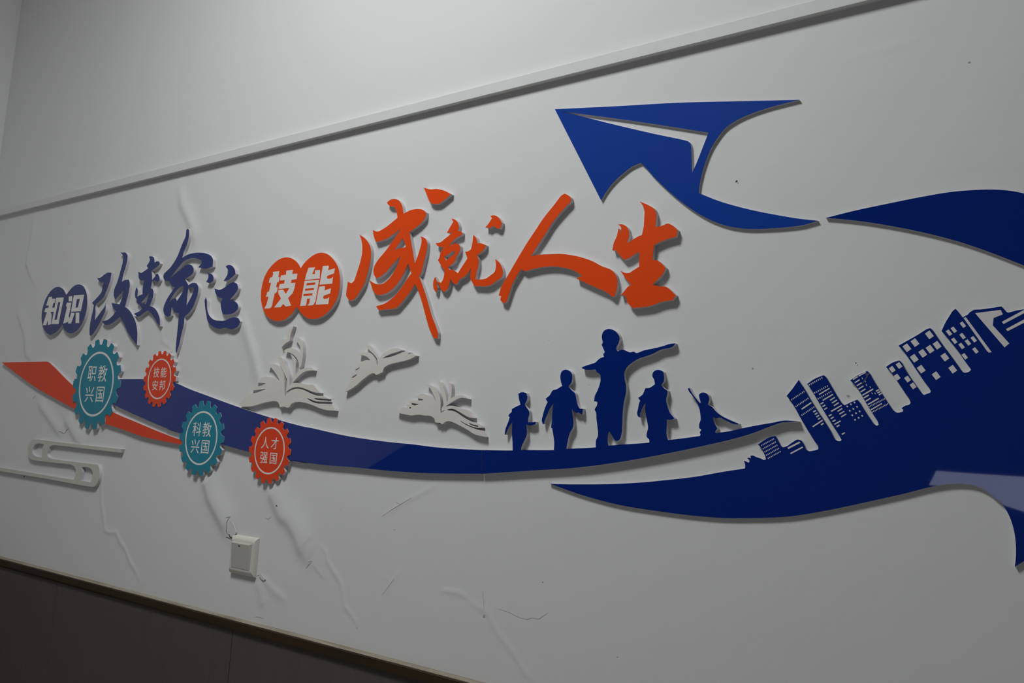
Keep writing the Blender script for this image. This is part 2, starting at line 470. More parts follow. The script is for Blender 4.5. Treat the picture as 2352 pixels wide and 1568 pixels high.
BARS = [(Q2, '530,845 840,662 865,685 555,872|640,1020 945,840 972,865 665,1050|860,1018 1005,930 1028,955 882,1047|918,1098 1065,1010 1088,1038 940,1127|975,1180 1122,1090 1145,1118 998,1210|890,1350 1205,1172 1230,1198 915,1382|575,1130 660,1080 685,1108 600,1160|630,1210 718,1160 740,1188 655,1240|685,1292 772,1240 795,1268 710,1320|1085,1350 1225,1265 1250,1290 1108,1380|1140,1432 1285,1348 1308,1375 1162,1462|1198,1515 1345,1428 1368,1455 1220,1545|820,1490 905,1440 932,1468 847,1520'),
        (QQ, '1370,845 1410,822 1422,835 1382,860|1395,885 1438,862 1448,875 1408,900|1420,925 1508,875 1520,888 1432,938|1452,955 1492,932 1503,947 1465,970|1525,1062 1565,1040 1577,1052 1535,1077|968,712 1102,622 1113,637 980,727|1128,752 1165,730 1177,745 1140,768|1150,787 1187,764 1198,778 1160,800|1172,822 1210,797 1220,812 1183,835|1195,855 1230,832 1240,845 1205,868|1120,957 1258,865 1268,882 1132,970|1237,930 1272,907 1283,920 1248,945|775,1252 940,1168 958,1185 790,1272|812,1328 982,1237 995,1253 825,1342'),
        (Q3, '245,395 390,312 412,330 262,425|415,290 620,182 650,200 430,322|295,490 440,400 468,425 318,520|350,585 498,495 525,520 375,612|408,680 555,588 580,615 430,707|465,770 612,680 640,705 488,800|520,868 845,678 872,708 545,897|565,945 715,858 742,885 590,978|622,1045 772,955 798,982 645,1078|685,1145 1010,958 1038,985 708,1178|775,1305 1108,1115 1135,1140 800,1332|930,745 1025,695 1048,722 955,780|975,800 1065,748 1090,775 998,832|1015,858 1108,800 1130,830 1040,888')]
for fr, s in BARS:
    for b in s.split('|'):
        print_on(cc, 'window_strip', P(fr, b), T_SH, M_WINDOW)
M_LILAC = mat('lilac_tone', (0.085, 0.078, 0.150), 0.4, 0.4)  # lilac patch laid flat over the blue sheet of one tower
print_on(cc, 'lilac_patch', P(Q3, '610,240 700,222 750,232 758,246 722,272 680,350 630,425 570,520 520,575 545,490 600,400 655,305 640,270'), T_SH+0.0003, M_LILAC, sm=True, rise=0.0001)
ROWS = [(Q2, (250, 570), (625, 360), 8, (9, 20), (-12, 7)), (Q2, (410, 810), (790, 605), 8, (9, 20), (-12, 7)), (Q2, (515, 985), (895, 775), 8, (9, 20), (-12, 7)),
        (QQ, (835, 588), (1005, 477), 9, (4, 9), (-5, 3)), (QQ, (895, 682), (1060, 573), 9, (4, 9), (-5, 3)), (QQ, (978, 802), (1142, 692), 9, (4, 9), (-5, 3)),
        (Q3, (740, 1225), (1195, 990), 12, (10, 18), (-10, 6)), (Q3, (830, 1385), (1290, 1145), 12, (10, 18), (-10, 6))]
for y in range(5):
    ROWS.append((QQ, (418+23*y, 1222+44.5*y), (585+23*y, 1132+44*y), 9, (4, 8), (-5, 3)))
parts = []
for fr, a, b, n, e1, e2 in ROWS:
    for i in range(n):
        c = (a[0]+(b[0]-a[0])*i/(n-1), a[1]+(b[1]-a[1])*i/(n-1))
        px = [(fr[0]+x/fr[2], fr[1]+z/fr[2]) for x, z in quad(c, e1, e2)]
        parts.append(slab([to_xz(px, T_SH, False)], -T_SH+0.00002, -T_SH-0.00025))
v, f = merge(parts)
o = link_mesh('tiny_window_dots', v, f, M_WINDOW, cc); o['kind'] = 'stuff'

# ------------------------------------------------------------------ ribbons and gears
T_RB, T_GEAR = 0.0088, 0.0102
def gear(ring_px, txt, fmat, label, em=0.27):
    q = np.array([(at(p, T_GEAR)[0], at(p, T_GEAR)[2]) for p in ring_px])
    A = np.c_[2*q, np.ones(len(q))]; b = (q**2).sum(1)
    c = np.linalg.lstsq(A, b, rcond=None)[0]
    cx, cz = float(c[0]), float(c[1]); R = math.sqrt(c[2]+cx*cx+cz*cz)
    g = thing('gear_badge', (cx, 0, cz), label, 'wall decoration', 'gear badges along the ribbons')
    N = 18; Rt, Rr = 1.395*R, 1.21*R
    out = []
    for k in range(N):
        a0 = math.pi/2 + (k+0.5)*2*math.pi/N
        for da, r in ((-0.50, Rr), (-0.42, Rr*1.005), (-0.33, Rr*1.03), (-0.235, Rt*0.985), (-0.20, Rt), (0.0, Rt*1.002), (0.20, Rt), (0.235, Rt*0.985), (0.33, Rr*1.03), (0.42, Rr*1.005)):
            a = a0 + da*2*math.pi/N
            out.append((cx+r*math.cos(a), cz+r*math.sin(a)))
    v, f = slab([out], 0.0, -(T_GEAR-FILM)); body = link_mesh('board', v, f, M_FOAM, g)
    v, f = slab([out], -(T_GEAR-FILM), -T_GEAR); face = link_mesh('face_sheet', v, f, fmat, body)
    circ = lambda r: [(cx+r*math.cos(2*math.pi*i/72), cz+r*math.sin(2*math.pi*i/72)) for i in range(72)]
    v, f = slab([circ(R), circ(R*0.935)], -T_GEAR+0.00002, -T_GEAR-0.0002)
    link_mesh('printed_ring', v, f, M_PRINT, body)
    D = 2*R
    for i, ch in enumerate(txt):
        tc = bpy.data.curves.new('glyph', 'FONT'); tc.body = ch; tc.size = em*D
        tc.align_x = 'CENTER'; tc.extrude = 0.0001; tc.offset = 0.0001*R/0.09; tc.resolution_u = 4
        to = bpy.data.objects.new('glyph', tc); COL.objects.link(to)
        dg = bpy.context.evaluated_depsgraph_get()
        me = bpy.data.meshes.new_from_object(to.evaluated_get(dg))
        bpy.data.objects.remove(to); bpy.data.curves.remove(tc)
        xs = [u.co.x for u in me.vertices]; ys = [u.co.y for u in me.vertices]
        mx, my = (min(xs)+max(xs))/2, (min(ys)+max(ys))/2
        ox = (-0.5, 0.5)[i % 2]*0.315*D; oz = (0.5, -0.5)[i//2]*0.320*D
        for u in me.vertices:
            x, y, z = u.co
            u.co = (x-mx+ox, -T_GEAR-0.0001-z, y-my+oz)
        me.materials.clear(); me.materials.append(M_PRINT)
        lo_ = bpy.data.objects.new('printed_character', me); COL.objects.link(lo_)
        lo_.parent = body; lo_['_o'] = (cx, 0, cz)
    return g, body, out

gears = []
gears.append(gear(P(II, '1235,243 1100,330 1000,560 966,730 985,880 1050,1010 1135,1062 1250,985 1330,860 1385,680 1402,530 1372,400 1310,290'), '职教兴国', M_TEAL,
                  'largest teal gear badge with white ring, on the red ribbon below the blue slogan'))
gears.append(gear(P(I2, '540,350 420,400 310,530 235,700 200,900 220,1080 270,1220 340,1300 430,1325 540,1280 640,1165 720,990 765,800 770,690 740,530 660,400'), '技能安邦', M_RED,
                  'smaller orange-red gear badge at the upper edge of the blue ribbon'))
gears.append(gear(P(JJ, '550,395 420,470 310,690 283,850 300,990 360,1110 480,1188 600,1125 690,980 750,760 738,600 680,470'), '科教兴国', M_TEAL,
                  'mid-sized teal gear badge at the end of the red ribbon', 0.285))
gears.append(gear(P(JJ, '1520,633 1400,690 1310,830 1278,960 1295,1110 1370,1250 1480,1310 1600,1260 1690,1110 1720,950 1708,830 1640,690'), '人才强国', M_RED,
                  'larger orange-red gear badge hanging below the blue ribbon'))

rr = thing('red_ribbon', at((200, 900)), 'orange-red tapering ribbon passing behind the largest teal gear', 'wall decoration')
red = cut_piece(rr, 'board', P(II, '20,385 300,380 540,375 572,375 592,379 640,418 885,660 1120,850 1395,1000 1700,1130 1950,1235 2235,1340 2330,1365 2330,1415 2235,1395 2000,1350 1700,1280 1500,1205 1300,1140 1100,1060 910,955 700,840 450,700 230,545'),
                T_RB, M_RED, M_FOAM, ang=35)
br = thing('blue_ribbon', at((700, 1000)), 'long navy blue ribbon carrying three gear badges', 'wall decoration')
blu = cut_piece(br, 'board', P(II, '905,588 1300,590 1760,589') + P(ONE, '377.2,869.9') + P(II, '2140,630 2352,722') + P(JJ, '500,140 1060,345 1500,490 2007,627') +
                P(XX, '250,210 520,270 850,318 1050,338 1180,355 1400,372 1564.3,380 1562.7,563 1330,562 1100,557 850,540 600,515 300,490 90,455') +
                P(JJ, '2007,1150 1780,1105 1500,1050 1190,985 900,905 600,830 210,720 0,655') + P(II, '2215,1255 2000,1175 1800,1090 1440,925 1150,760'),
                T_RB, M_BLUE, M_FOAM, ang=30)
# the gears are let into the ribbons: cut their outlines out of both
def cut_gears(objs, which):
    for o in objs:
        for k in which:
            g, body, out = gears[k]
            v, f = slab([out], 0.004, -0.02)
            c = link_mesh('cutter', v, f, M_FOAM)
            md = o.modifiers.new('cut', 'BOOLEAN'); md.operation = 'DIFFERENCE'; md.object = c; md.solver = 'EXACT'
            dg = bpy.context.evaluated_depsgraph_get()
            me = bpy.data.meshes.new_from_object(o.evaluated_get(dg))
            o.modifiers.clear()
            if len(me.polygons) > 4:
                o.data = me
            bpy.data.objects.remove(c)
cut_gears(red, (0, 2)); cut_gears(blu, (0, 1, 2, 3))

bd = thing('silhouette_band', at((1400, 1050)), 'deep blue curved band with five walking figure silhouettes standing on it', 'wall decoration')
T_BD = 0.0092
band = cut_piece(bd, 'board', P(XX, '1567,380') + P(ONE, '1177.6,1034 1196.4,1033 1272,1033 1300.6,1030.7 1368.4,1026.7 1397,1023.2 1420,1021.2 1491.2,1015.9 1533.7,1010.5 1605.9,1001 1643.5,994.5 1680,989') +
                 P(QQ, '150,985 400,935 580,905 720,878 830,880 930,890 830,896 700,905 560,950 300,1050 0,1138') + P(UU, '1880,65 1300,190 800,280 250,348 0,363') + P(XX, '1565.2,564'),
                 T_BD, M_BLUE, M_FOAM, ang=30)
FIGS = [
    P(OO, '255,828 300,810 345,820 358,860 350,910 328,950 350,990 378,1030 380,1070 368,1120 368,1160 410,1160 455,1155 450,1185 400,1198 345,1185 350,1230 352,1300 320,1380 292,1440 285,1478 285,1492 192,1496 190,1487 188,1400 182,1300 185,1155 160,1190 125,1255 105,1305 95,1300 105,1240 140,1150 155,1100 140,1090 150,1065 178,1040 180,1010 210,990 280,955 265,900'),
    P(OO, '745,610 760,570 795,550 840,558 872,590 880,640 868,700 838,740 870,785 910,820 925,880 945,960 970,1000 1003,1003 1000,1040 995,1070 975,1060 955,1045 935,1052 900,1030 870,1000 885,1080 888,1215 850,1290 825,1390 812,1468 812,1482 669,1490 668,1482 672,1400 660,1300 648,1230 635,1225 645,1140 650,1050 662,940 620,1000 590,1070 565,1130 550,1182 540,1180 528,1145 540,1080 570,980 595,925 572,888 620,845 660,787 690,780 765,738 748,680'),
    P(OO, '1228,140 1255,95 1300,77 1350,85 1400,120') + P(PP, '15,185 0,245') + P(OO, '1395,285 1395,320') + P(PP, '0,338 45,315 100,335 140,348 180,340 205,355 300,325 420,300 520,275 600,250 660,243 640,275 600,295 500,315 400,365 300,400 240,420 150,475 100,520 75,570 70,640 90,740 90,800 65,920 50,1060 45,1200 35,1300 10,1365') +
    P(OO, '1400,1378 1380,1370 1340,1310 1310,1265 1298,1290 1293,1400 1300,1432 1300,1444 1156,1460 1155,1448 1158,1370 1178,1320 1175,1220 1162,1120 1158,1050 1142,1010 1165,970 1178,925 1135,915 1145,850 1170,800 1200,720 1212,650 1205,605 1170,580 1150,545 1105,552 1020,545 988,530 1010,515 1080,490 1150,465 1200,420 1250,400 1242,370 1260,345 1240,300 1222,258 1235,240 1225,180'),
    P(PP, '395,620 405,580 440,555 480,553 520,575 530,620 525,690 498,725 530,765 572,795 565,850 555,890 570,970 600,1050 640,1100 652,1115 620,1130 565,1128 562,1200 560,1310 575,1366 575,1380 362,1405 360,1390 360,1365 330,1330 335,1270 345,1230 335,1150 322,1080 312,1010 318,930 285,980 260,1040 250,1075 258,1105 235,1098 220,1065 230,1000 245,930 255,910 230,878 280,840 315,765 360,760 425,720 418,670'),
    P(PP, '808,768 825,762 850,810 900,880 945,935 960,930 940,870 938,840 965,818 1000,815 1040,840 1055,880 1040,955 1080,975 1130,1030 1200,1085 1290,1130 1395,1175 1390,1187 1340,1180 1250,1140 1170,1105 1140,1115 1098,1100 1115,1170 1150,1230 1125,1270 1130,1286 1130,1298 953,1330 950,1318 955,1300 945,1280 965,1245 940,1230 940,1180 955,1140 952,1060 935,980 900,910 860,850 820,800')]
FL = ['shortest walking figure with a bent arm', 'mid-sized walking figure with a bent arm', 'tallest figure with both arms flung out',
      'walking figure with arms hanging', 'small figure with one arm raised and one stretched back']
for px, lb in zip(FIGS, FL):
    c_, f_ = cut_piece(bd, 'figure_silhouette', px, T_BD+0.00006, M_BLUE, M_FOAM, ang=55)
    c_['label'] = lb

# ------------------------------------------------------------------ books
T_BK = 0.0095
b1 = thing('open_book', at((660, 900)), 'largest pale grey open book cut-out with pages flying up above the blue ribbon', 'wall decoration')
cut_piece(b1, 'lower_pages', P(LL, '350,990 400,960 430,908 465,893 540,893 620,905 690,940 735,995 715,930 680,860 630,790 575,730 530,712 560,690 605,680 670,692 730,735 772,800 797,880 806,960 808,1080 812,1215 860,1150 930,1105 1000,1085 1080,1095 1160,1130 1240,1170 1340,1200 1420,1205 1490,1225 1525,1252 1400,1245 1292,1240 1300,1254 1400,1275 1500,1282 1540,1297 1430,1298 1300,1285 1220,1255 1162,1233 1230,1290 1330,1325 1450,1332 1580,1338 1640,1445 1500,1435 1400,1410 1280,1360 1180,1325 1080,1305 980,1305 920,1335 885,1385 860,1395 790,1378 735,1390 715,1330 690,1300 640,1290 540,1300 420,1330 280,1370 180,1380 95,1370 70,1335 130,1275 145,1240 210,1220 190,1195 230,1170 330,1155 490,1098 490,1090 290,1113 250,1110 280,1080 320,1060 400,1045 500,1003 495,995 390,990'), T_BK, M_BOOK, M_FOAM, ang=50)
cut_piece(b1, 'raised_pages', P(LL, '705,557 760,578 800,620 820,690 855,780 885,880 888,960 887,1040 915,1015 938,985 948,900 956,820 955,720 938,620 910,520 955,560 992,625 990,740 985,860 1050,790 1120,755 1200,738 1255,742 1290,785 1200,790 1120,815 1040,880 980,945 940,988 1020,990 1100,1003 1190,1020 1270,1015 1300,1050 1395,1155 1300,1145 1200,1110 1110,1075 1030,1060 960,1065 890,1095 835,1140 840,1060 848,1000 845,925 810,850 760,750 728,660'), T_BK, M_BOOK, M_FOAM, ang=50)
cut_piece(b1, 'flying_page', P(LL, '828,105 890,88 955,65 925,140 903,220 895,298 850,325 800,365 765,405 750,340 732,285 790,280 850,275 845,190'), T_BK, M_BOOK, M_FOAM, ang=50)
cut_piece(b1, 'flying_page', P(LL, '975,262 1040,245 1080,290 1102,370 1110,460 1105,570 1092,660 1080,712 1045,752 1040,680 1020,610 970,545 910,502 840,487 798,480 815,450 850,432 910,425 980,440 1035,475 1070,520 1072,450 1060,390 1035,345 1010,310'), T_BK, M_BOOK, M_FOAM, ang=50)
b2 = thing('open_book', at((870, 840)), 'smallest pale grey open book cut-out, tilted like a flying bird, below the orange slogan', 'wall decoration')
cut_piece(b2, 'pages', P(MM, '100,1268 150,1190 185,1110 235,1050 215,1045 245,985 285,952 310,950 390,888 385,870 330,900 258,950 275,905 320,850 365,795 395,780 450,730 445,715 395,745 335,778 365,720 395,660 460,610 520,580 600,558 695,560 650,510 590,470 500,445 420,438 460,400 520,378 590,372 660,388 730,430 780,500 815,570 848,690 862,630 845,540 820,490 770,430 700,360 640,298 575,228 640,218 700,240 755,300 805,370 850,440 885,500 900,540 935,450 1000,400 1100,345 1200,300 1270,288 1350,300 1405,330 1300,370 1180,405 1080,445 1000,490 960,520 1000,512 1100,488 1200,465 1320,420 1430,375 1510,365 1570,380 1530,435 1630,405 1720,455 1620,515 1500,560 1350,595 1200,630 1080,670 1000,730 960,830 930,840 880,865 820,890 790,860 750,850 690,870 600,930 500,1010 390,1110 280,1190 190,1240 130,1270'), T_BK, M_BOOK, M_FOAM, ang=50)
b3 = thing('open_book', at((1010, 940)), 'pale grey open book cut-out with fanned pages beside the shortest blue figure', 'wall decoration')
cut_piece(b3, 'pages', P(NN, '100,828 170,790 230,735 340,738 355,722 345,710 295,695 360,665 440,675 500,693 590,675 595,660 440,640 370,640 400,605 450,580 590,580 690,575 712,555 600,530 520,495 590,470 640,435 700,432 800,460 880,485 960,570 1010,640 960,500 910,400 850,290 765,225 830,228 930,265 1000,350 1050,430 1085,530 1100,640 1095,780 1100,865 1190,808 1185,795 1130,830 1118,775 1160,690 1150,560 1120,430 1085,290 1020,130 1085,155 1125,215 1165,310 1205,430 1228,540 1238,640 1280,480 1297,380 1300,270 1260,158 1315,190 1342,280 1345,400 1330,540 1400,500 1500,472 1570,465 1650,490 1720,545 1650,530 1560,520 1480,545 1400,590 1300,650 1210,718 1330,697 1440,725 1560,765 1700,800 1760,880 1845,975 1740,960 1620,900 1500,830 1420,785 1340,768 1245,785 1250,802 1340,810 1420,840 1520,910 1640,990 1760,1050 1880,1082 1960,1110 2010,1150 2030,1195 1900,1195 1800,1165 1650,1100 1552,1040 1545,1052 1650,1125 1800,1192 1940,1242 2030,1258 2105,1400 1980,1375 1860,1340 1700,1240 1500,1130 1330,1055 1270,1045 1200,1065 1145,1115 1090,1090 975,1075 960,1000 910,950 860,928 740,920 650,905 520,905 440,918 330,900 170,862'),
          T_BK, M_BOOK, M_FOAM, [P(NN, '1735,1085 1800,1115 1945,1150 1940,1175 1850,1160 1740,1112')], ang=50)

for c_, r_ in (((942.3, 936.0), 1.9), ((1009.5, 972.3), 2.2)):
    print_on(b3, 'screw_hole', [(c_[0]+r_*math.cos(k*math.pi/5), c_[1]+r_*0.8*math.sin(k*math.pi/5)) for k in range(10)], T_BK, M_MARK)

# ------------------------------------------------------------------ paper clip
pc = thing('paper_clip', at((160, 1060)), 'grey paper clip cut-out on the wall below the orange-red ribbon', 'wall decoration')
cut_piece(pc, 'board', P(KK, '-440,757 0,830 600,932 1240,1040 1272,980 1280,910 1268,840 1230,797 900,750 530,697 495,670 472,610 468,540 480,460 510,395 550,362 600,358 1000,405 1500,462 2060,522 2040,582 1500,520 880,457 845,475 815,550 797,620 815,655 870,682 1250,735 1655,785 1675,850 1672,990 1645,1080 1600,1150 1560,1160 800,1025 0,893 -440,820'),
          0.0090, M_CLIP, M_FOAM, [P(KK, '565,490 590,445 650,425 745,442 715,510 705,590 708,660 640,655 575,625 545,590 548,530'), P(KK, '1378,828 1460,825 1530,852 1560,900 1565,980 1530,1082 1350,1052 1372,960 1385,890')])

# ------------------------------------------------------------------ slogan: two disc plaques and eight brush characters
T_LT = 0.0095
d1 = thing('disc_plaque', at((150, 710)), 'navy blue plaque of two joined discs with bold white lettering', 'sign')
pcore, pf = cut_piece(d1, 'board', P(A2, '672,420 640,350 600,280 550,235 480,205 410,215 340,255 270,320 200,420 140,530 95,650 60,780 40,920 40,1050 55,1160 85,1260 130,1345 185,1410 250,1440 320,1425 390,1385 460,1320 520,1240 565,1155 590,1230 630,1310 690,1370 760,1405 830,1395 900,1360 980,1290 1050,1190 1110,1070 1160,930 1195,780 1210,620 1205,470 1185,350 1150,260 1105,190 1050,155 990,145 920,160 850,205 780,275 720,350'), T_LT, M_NAVY, M_FOAM)
for s, h in (('228,470 310,460 302,512 400,512 375,622 340,632 312,738 375,748 352,848 268,855 298,920 285,1170 205,1188 198,1055 160,1190 70,1195 178,862 112,852 142,752 208,752 235,690 158,686', None),
             ('420,490 612,480 475,1165 298,1168', '465,600 525,597 435,1052 368,1058'), ('740,455 828,445 822,578 738,582', None),
             ('690,615 810,612 735,975 755,1000 740,1100 612,1150 600,1140 692,740 672,690', None), ('870,425 1138,408 1050,832 798,850', '948,525 1025,515 978,738 908,745'),
             ('805,870 893,885 798,1150 718,1150', None), ('918,875 1012,868 1005,1138 915,1138', None)):
    print_on(pcore, 'white_stroke', P(A2, s), T_LT, M_PRINT, [P(A2, h)] if h else ())
d2 = thing('disc_plaque', at((690, 660)), 'orange plaque of two joined discs with bold white lettering', 'sign')
pcore, pf = cut_piece(d2, 'board', P(DD, '865,440 830,370 790,320 740,280 680,250 610,240 540,252 460,290 390,345 320,420 260,505 210,610 175,730 155,850 150,960 160,1060 185,1160 225,1250 280,1320 340,1360 410,1385 470,1388 540,1375 610,1340 690,1270 750,1195 795,1130 830,1180 870,1240 930,1300 1000,1340 1090,1350 1170,1340 1250,1305 1330,1245 1410,1165 1475,1070 1525,960 1555,850 1570,730 1572,620 1560,510 1530,400 1480,310 1420,240 1340,180 1240,157 1150,175 1070,220 990,285 920,360'), T_LT, M_ORANGE, M_FOAM)
for s, h in (('365,505 482,490 468,600 490,600 472,690 445,690 425,782 452,775 445,850 425,885 400,890 352,1110 335,1145 300,1162 212,1162 255,1090 290,950 245,955 265,870 300,855 335,700 295,698 315,610 358,598 375,535', ()),
             ('610,480 730,468 715,540 810,535 795,635 705,645 690,705 775,700 755,800 730,880 640,975 695,1110 600,1128 555,1080 505,1140 388,1145 515,985 470,900 462,830 550,822 598,900 665,795 470,810 490,725 570,715 582,650 495,660 512,570 605,555', ()),
             ('1010,430 1130,422 1075,545 1130,540 1125,475 1217,470 1210,625 1115,632 945,652 965,560', ()),
             ('940,668 1200,645 1135,1030 1100,1095 1060,1108 990,1108 1025,1070 1035,980 985,988 965,1110 858,1118', ('975,708 1135,692 1130,735 970,748', '950,808 1110,795 1105,832 943,845', '922,902 1082,888 1078,928 915,942')),
             ('1268,400 1370,392 1378,415 1360,475 1485,440 1470,530 1350,575 1338,600 1350,630 1420,620 1452,590 1435,715 1208,735', ()),
             ('1200,770 1305,758 1300,838 1415,798 1400,890 1280,935 1270,970 1285,990 1350,985 1385,955 1365,1082 1140,1095', ())):
    print_on(pcore, 'white_stroke', P(DD, s), T_LT, M_PRINT, [P(DD, q) for q in h])

CHARS = [
    ((260, 690), M_NAVY, 'blue brush character with a long crossing tail beside the navy disc plaque', 'blue', B2,
     [('145,492 185,488 250,440 300,412 350,415 335,500 305,600 270,690 235,765 185,820 125,875 120,980 108,1100 150,1045 210,960 250,905 265,870 262,945 215,1060 150,1190 95,1275 55,1325 35,1310 36,1210 60,1060 85,950 95,880 70,850 150,765 205,695 225,600 245,545 200,560 165,525', ()),
      ('480,125 550,122 575,150 578,210 555,320 515,450 498,545 560,515 600,515 612,560 600,680 570,800 545,900 610,960 665,1050 705,1160 720,1260 715,1455 660,1380 585,1270 530,1150 470,1045 400,1110 330,1155 270,1165 235,1145 215,1112 290,1095 360,1040 415,970 375,920 352,850 470,868 505,770 525,650 535,625 480,710 405,800 390,770 388,670 430,560 480,390 515,240 515,160', ())]),
    ((340, 680), M_NAVY, 'smallest blue brush character, squeezed between two taller blue ones', 'blue', B3,
     [('315,145 350,135 395,155 406,200 405,248 460,222 490,228 498,260 470,300 410,345 355,388 364,450 366,545 425,478 420,445 462,435 490,490 492,550 465,578 420,558 365,560 345,680 375,700 388,740 380,820 355,910 325,985 400,1020 460,1100 495,1200 500,1335 450,1270 400,1180 340,1100 290,1060 220,1110 150,1165 110,1172 55,1120 130,1090 200,1038 165,985 108,930 110,870 80,850 75,790 85,710 105,668 118,700 112,830 155,806 205,785 205,700 225,580 235,540 185,555 150,530 132,400 180,425 250,380 300,345 275,300 310,250 330,200',
       ('300,770 325,770 300,850 262,955 240,955 170,940 230,870',))]),
    ((430, 660), M_NAVY, 'blue brush character with a tall peaked roof and a long straight tail', 'blue', CC,
     [('335,118 350,130 350,200 330,280 290,380 275,440 330,405 400,385 470,380 540,390 590,415 608,445 608,530 545,555 450,540 490,500 488,465 440,445 370,440 300,470 230,545 140,665 250,570 345,508 375,515 398,545 398,590 350,640 305,665 345,735 390,710 430,712 450,745 450,800 425,890 385,985 340,1045 305,1075 295,1150 265,1280 240,1390 212,1475 207,1460 215,1330 230,1180 242,1040 210,1035 185,1000 162,965 150,1065 120,1080 85,1055 72,1000 95,920 140,840 200,755 170,748 150,720 135,690 90,690 72,650 75,620 150,540 220,430 280,280 315,200 325,130',
       ('285,735 292,770 270,830 218,908 208,880 185,878 130,928 165,860 225,780', '342,765 400,758 405,780 380,850 322,962 330,860'))]),
    ((520, 690), M_NAVY, 'blue brush character of separate strokes with a sweeping hook below', 'blue', CC,
     [('562,600 600,615 618,650 610,690 575,715 538,700 560,660', ()), ('752,530 775,515 815,520 845,555 858,610 810,655 770,680 728,690 770,620 780,580', ()),
      ('630,770 685,785 740,760 790,720 840,703 875,720 885,770 850,830 790,895 840,905 880,940 885,985 850,1030 800,1050 755,1055 720,1050 700,980 700,920 718,880 680,870 645,830', ()),
      ('538,868 545,900 550,1000 575,1070 620,1110 690,1122 740,1120 800,1095 850,1085 890,1095 908,1130 890,1175 820,1215 750,1200 680,1210 610,1185 560,1135 540,1050 525,950 525,890', ())]),
    ((930, 600), M_ORANGE, 'tallest orange brush character with a long diagonal tail beside the orange plaque', 'orange', EE,
     [('190,490 240,525 275,570 293,620 295,700 280,790 255,880 230,960 195,1020 130,1105 95,1115 65,1075 68,1000 78,935 110,950 130,935 170,830 200,730 215,640 210,560', ()),
      ('447,185 490,155 530,152 560,165 585,200 605,290 680,255 740,247 790,255 818,280 815,315 770,380 710,430 660,465 680,580 712,765 750,660 775,560 775,525 765,505 810,525 828,560 825,620 800,740 770,850 752,885 790,985 830,1110 870,1250 915,1370 930,1420 925,1475 890,1465 850,1380 820,1280 780,1130 745,1020 715,955 660,1040 600,1115 530,1185 460,1195 370,1205 345,1168 430,1140 510,1080 580,1000 640,910 680,855 650,760 600,870 540,960 480,1020 410,1055 360,1060 320,1025 300,970 282,922 340,955 400,958 450,925 510,850 555,760 578,690 500,770 430,850 370,895 345,900 325,870 325,800 350,750 430,650 510,540 585,430 520,475 440,530 345,560 325,510 313,445 355,460 420,430 500,370 548,330 540,270 520,225 470,215',
       ('600,520 612,550 628,605 600,615 560,620 515,643 550,590',)),
      ('797,45 860,60 920,57 990,72 1055,105 990,160 940,195 900,200 865,190 830,120', ())]),
    ((1075, 590), M_ORANGE, 'smallest orange brush character, jagged, with a detached dot', 'orange', FF,
     [('405,228 460,240 500,280 520,330 525,370 510,430 560,432 578,460 570,490 500,530 420,600 345,710 400,660 460,635 510,640 540,670 545,720 520,790 480,860 460,920 400,980 345,1020 380,1065 420,1065 470,1090 510,1120 530,1085 580,1010 665,880 650,830 628,770 680,760 720,730 740,660 762,495 800,530 820,580 830,630 890,630 965,660 940,720 820,825 845,890 840,1000 815,1100 795,1220 880,1222 960,1210 1050,1150 1110,1100 1130,1030 1125,885 1190,950 1235,1040 1245,1110 1225,1180 1130,1250 1050,1310 950,1335 850,1330 785,1330 740,1260 715,1200 718,1120 725,1040 680,1110 610,1180 545,1215 500,1280 465,1305 425,1270 390,1210 370,1300 330,1390 290,1425 240,1390 200,1310 165,1255 235,1275 265,1225 285,1150 290,1075 245,1010 215,960 182,910 205,870 225,790 280,695 225,690 175,670 145,630 210,620 300,555 380,490 420,455 330,460 380,370 435,280',
       ('290,850 450,745 465,795 315,915',)),
      ('140,1180 155,1220 165,1300 175,1380 150,1430 115,1380 105,1310 115,1230', ()),
      ('1042,185 1080,172 1130,178 1180,215 1230,295 1200,390 1150,385 1120,360 1060,358 1020,390 1000,372 958,372 1010,310 1068,220', ())]),
    ((1280, 570), M_ORANGE, 'orange two-stroke brush character leaning like a striding man', 'orange', GG,
     [('840,145 872,128 910,145 945,180 945,215 890,280 800,380 720,480 640,610 540,760 465,882 560,862 690,855 820,850 950,865 1100,900 1210,940 1300,990 1440,1050 1480,1095 1503,1170 1500,1250 1470,1360 1445,1367 1390,1320 1270,1265 1150,1210 1010,1145 1085,1115 980,1050 860,1015 740,1000 600,1010 480,1035 385,1055 350,1030 300,1110 250,1200 210,1310 180,1400 160,1440 130,1435 98,1400 110,1360 80,1350 110,1250 190,1110 300,920 420,720 520,570 620,420 740,270', ())]),
    ((1490, 590), M_ORANGE, 'orange brush character of stacked bars under the paper plane tail', 'orange', HH,
     [('428,122 500,150 560,180 610,215 632,270 630,350 622,440 700,425 780,395 850,430 898,475 880,560 800,580 700,615 610,660 595,750 588,850 640,850 700,890 750,945 720,1010 585,1155 700,1178 740,1175 810,1220 875,1285 835,1348 760,1355 690,1370 600,1405 520,1425 420,1437 340,1443 280,1380 262,1330 240,1280 188,1290 240,1230 295,1170 328,1155 270,1100 230,1040 188,982 240,1005 295,1008 350,975 420,930 425,745 370,775 300,820 235,845 190,800 130,725 88,728 105,640 140,560 165,455 185,475 178,530 200,470 190,430 158,408 210,405 260,430 290,480 295,540 270,640 350,590 420,550 455,538 478,430 485,320 488,240 465,170', ())]),
]
for c, m, lb, gname, fr, strokes in CHARS:
    t_ = thing('calligraphy_character', at(c), lb, 'sign', gname+' brush characters of the slogan')
    for s, holes in strokes:
        cut_piece(t_, 'stroke', P(fr, s), T_LT, m, M_FOAM, [P(fr, h) for h in holes], ang=48)

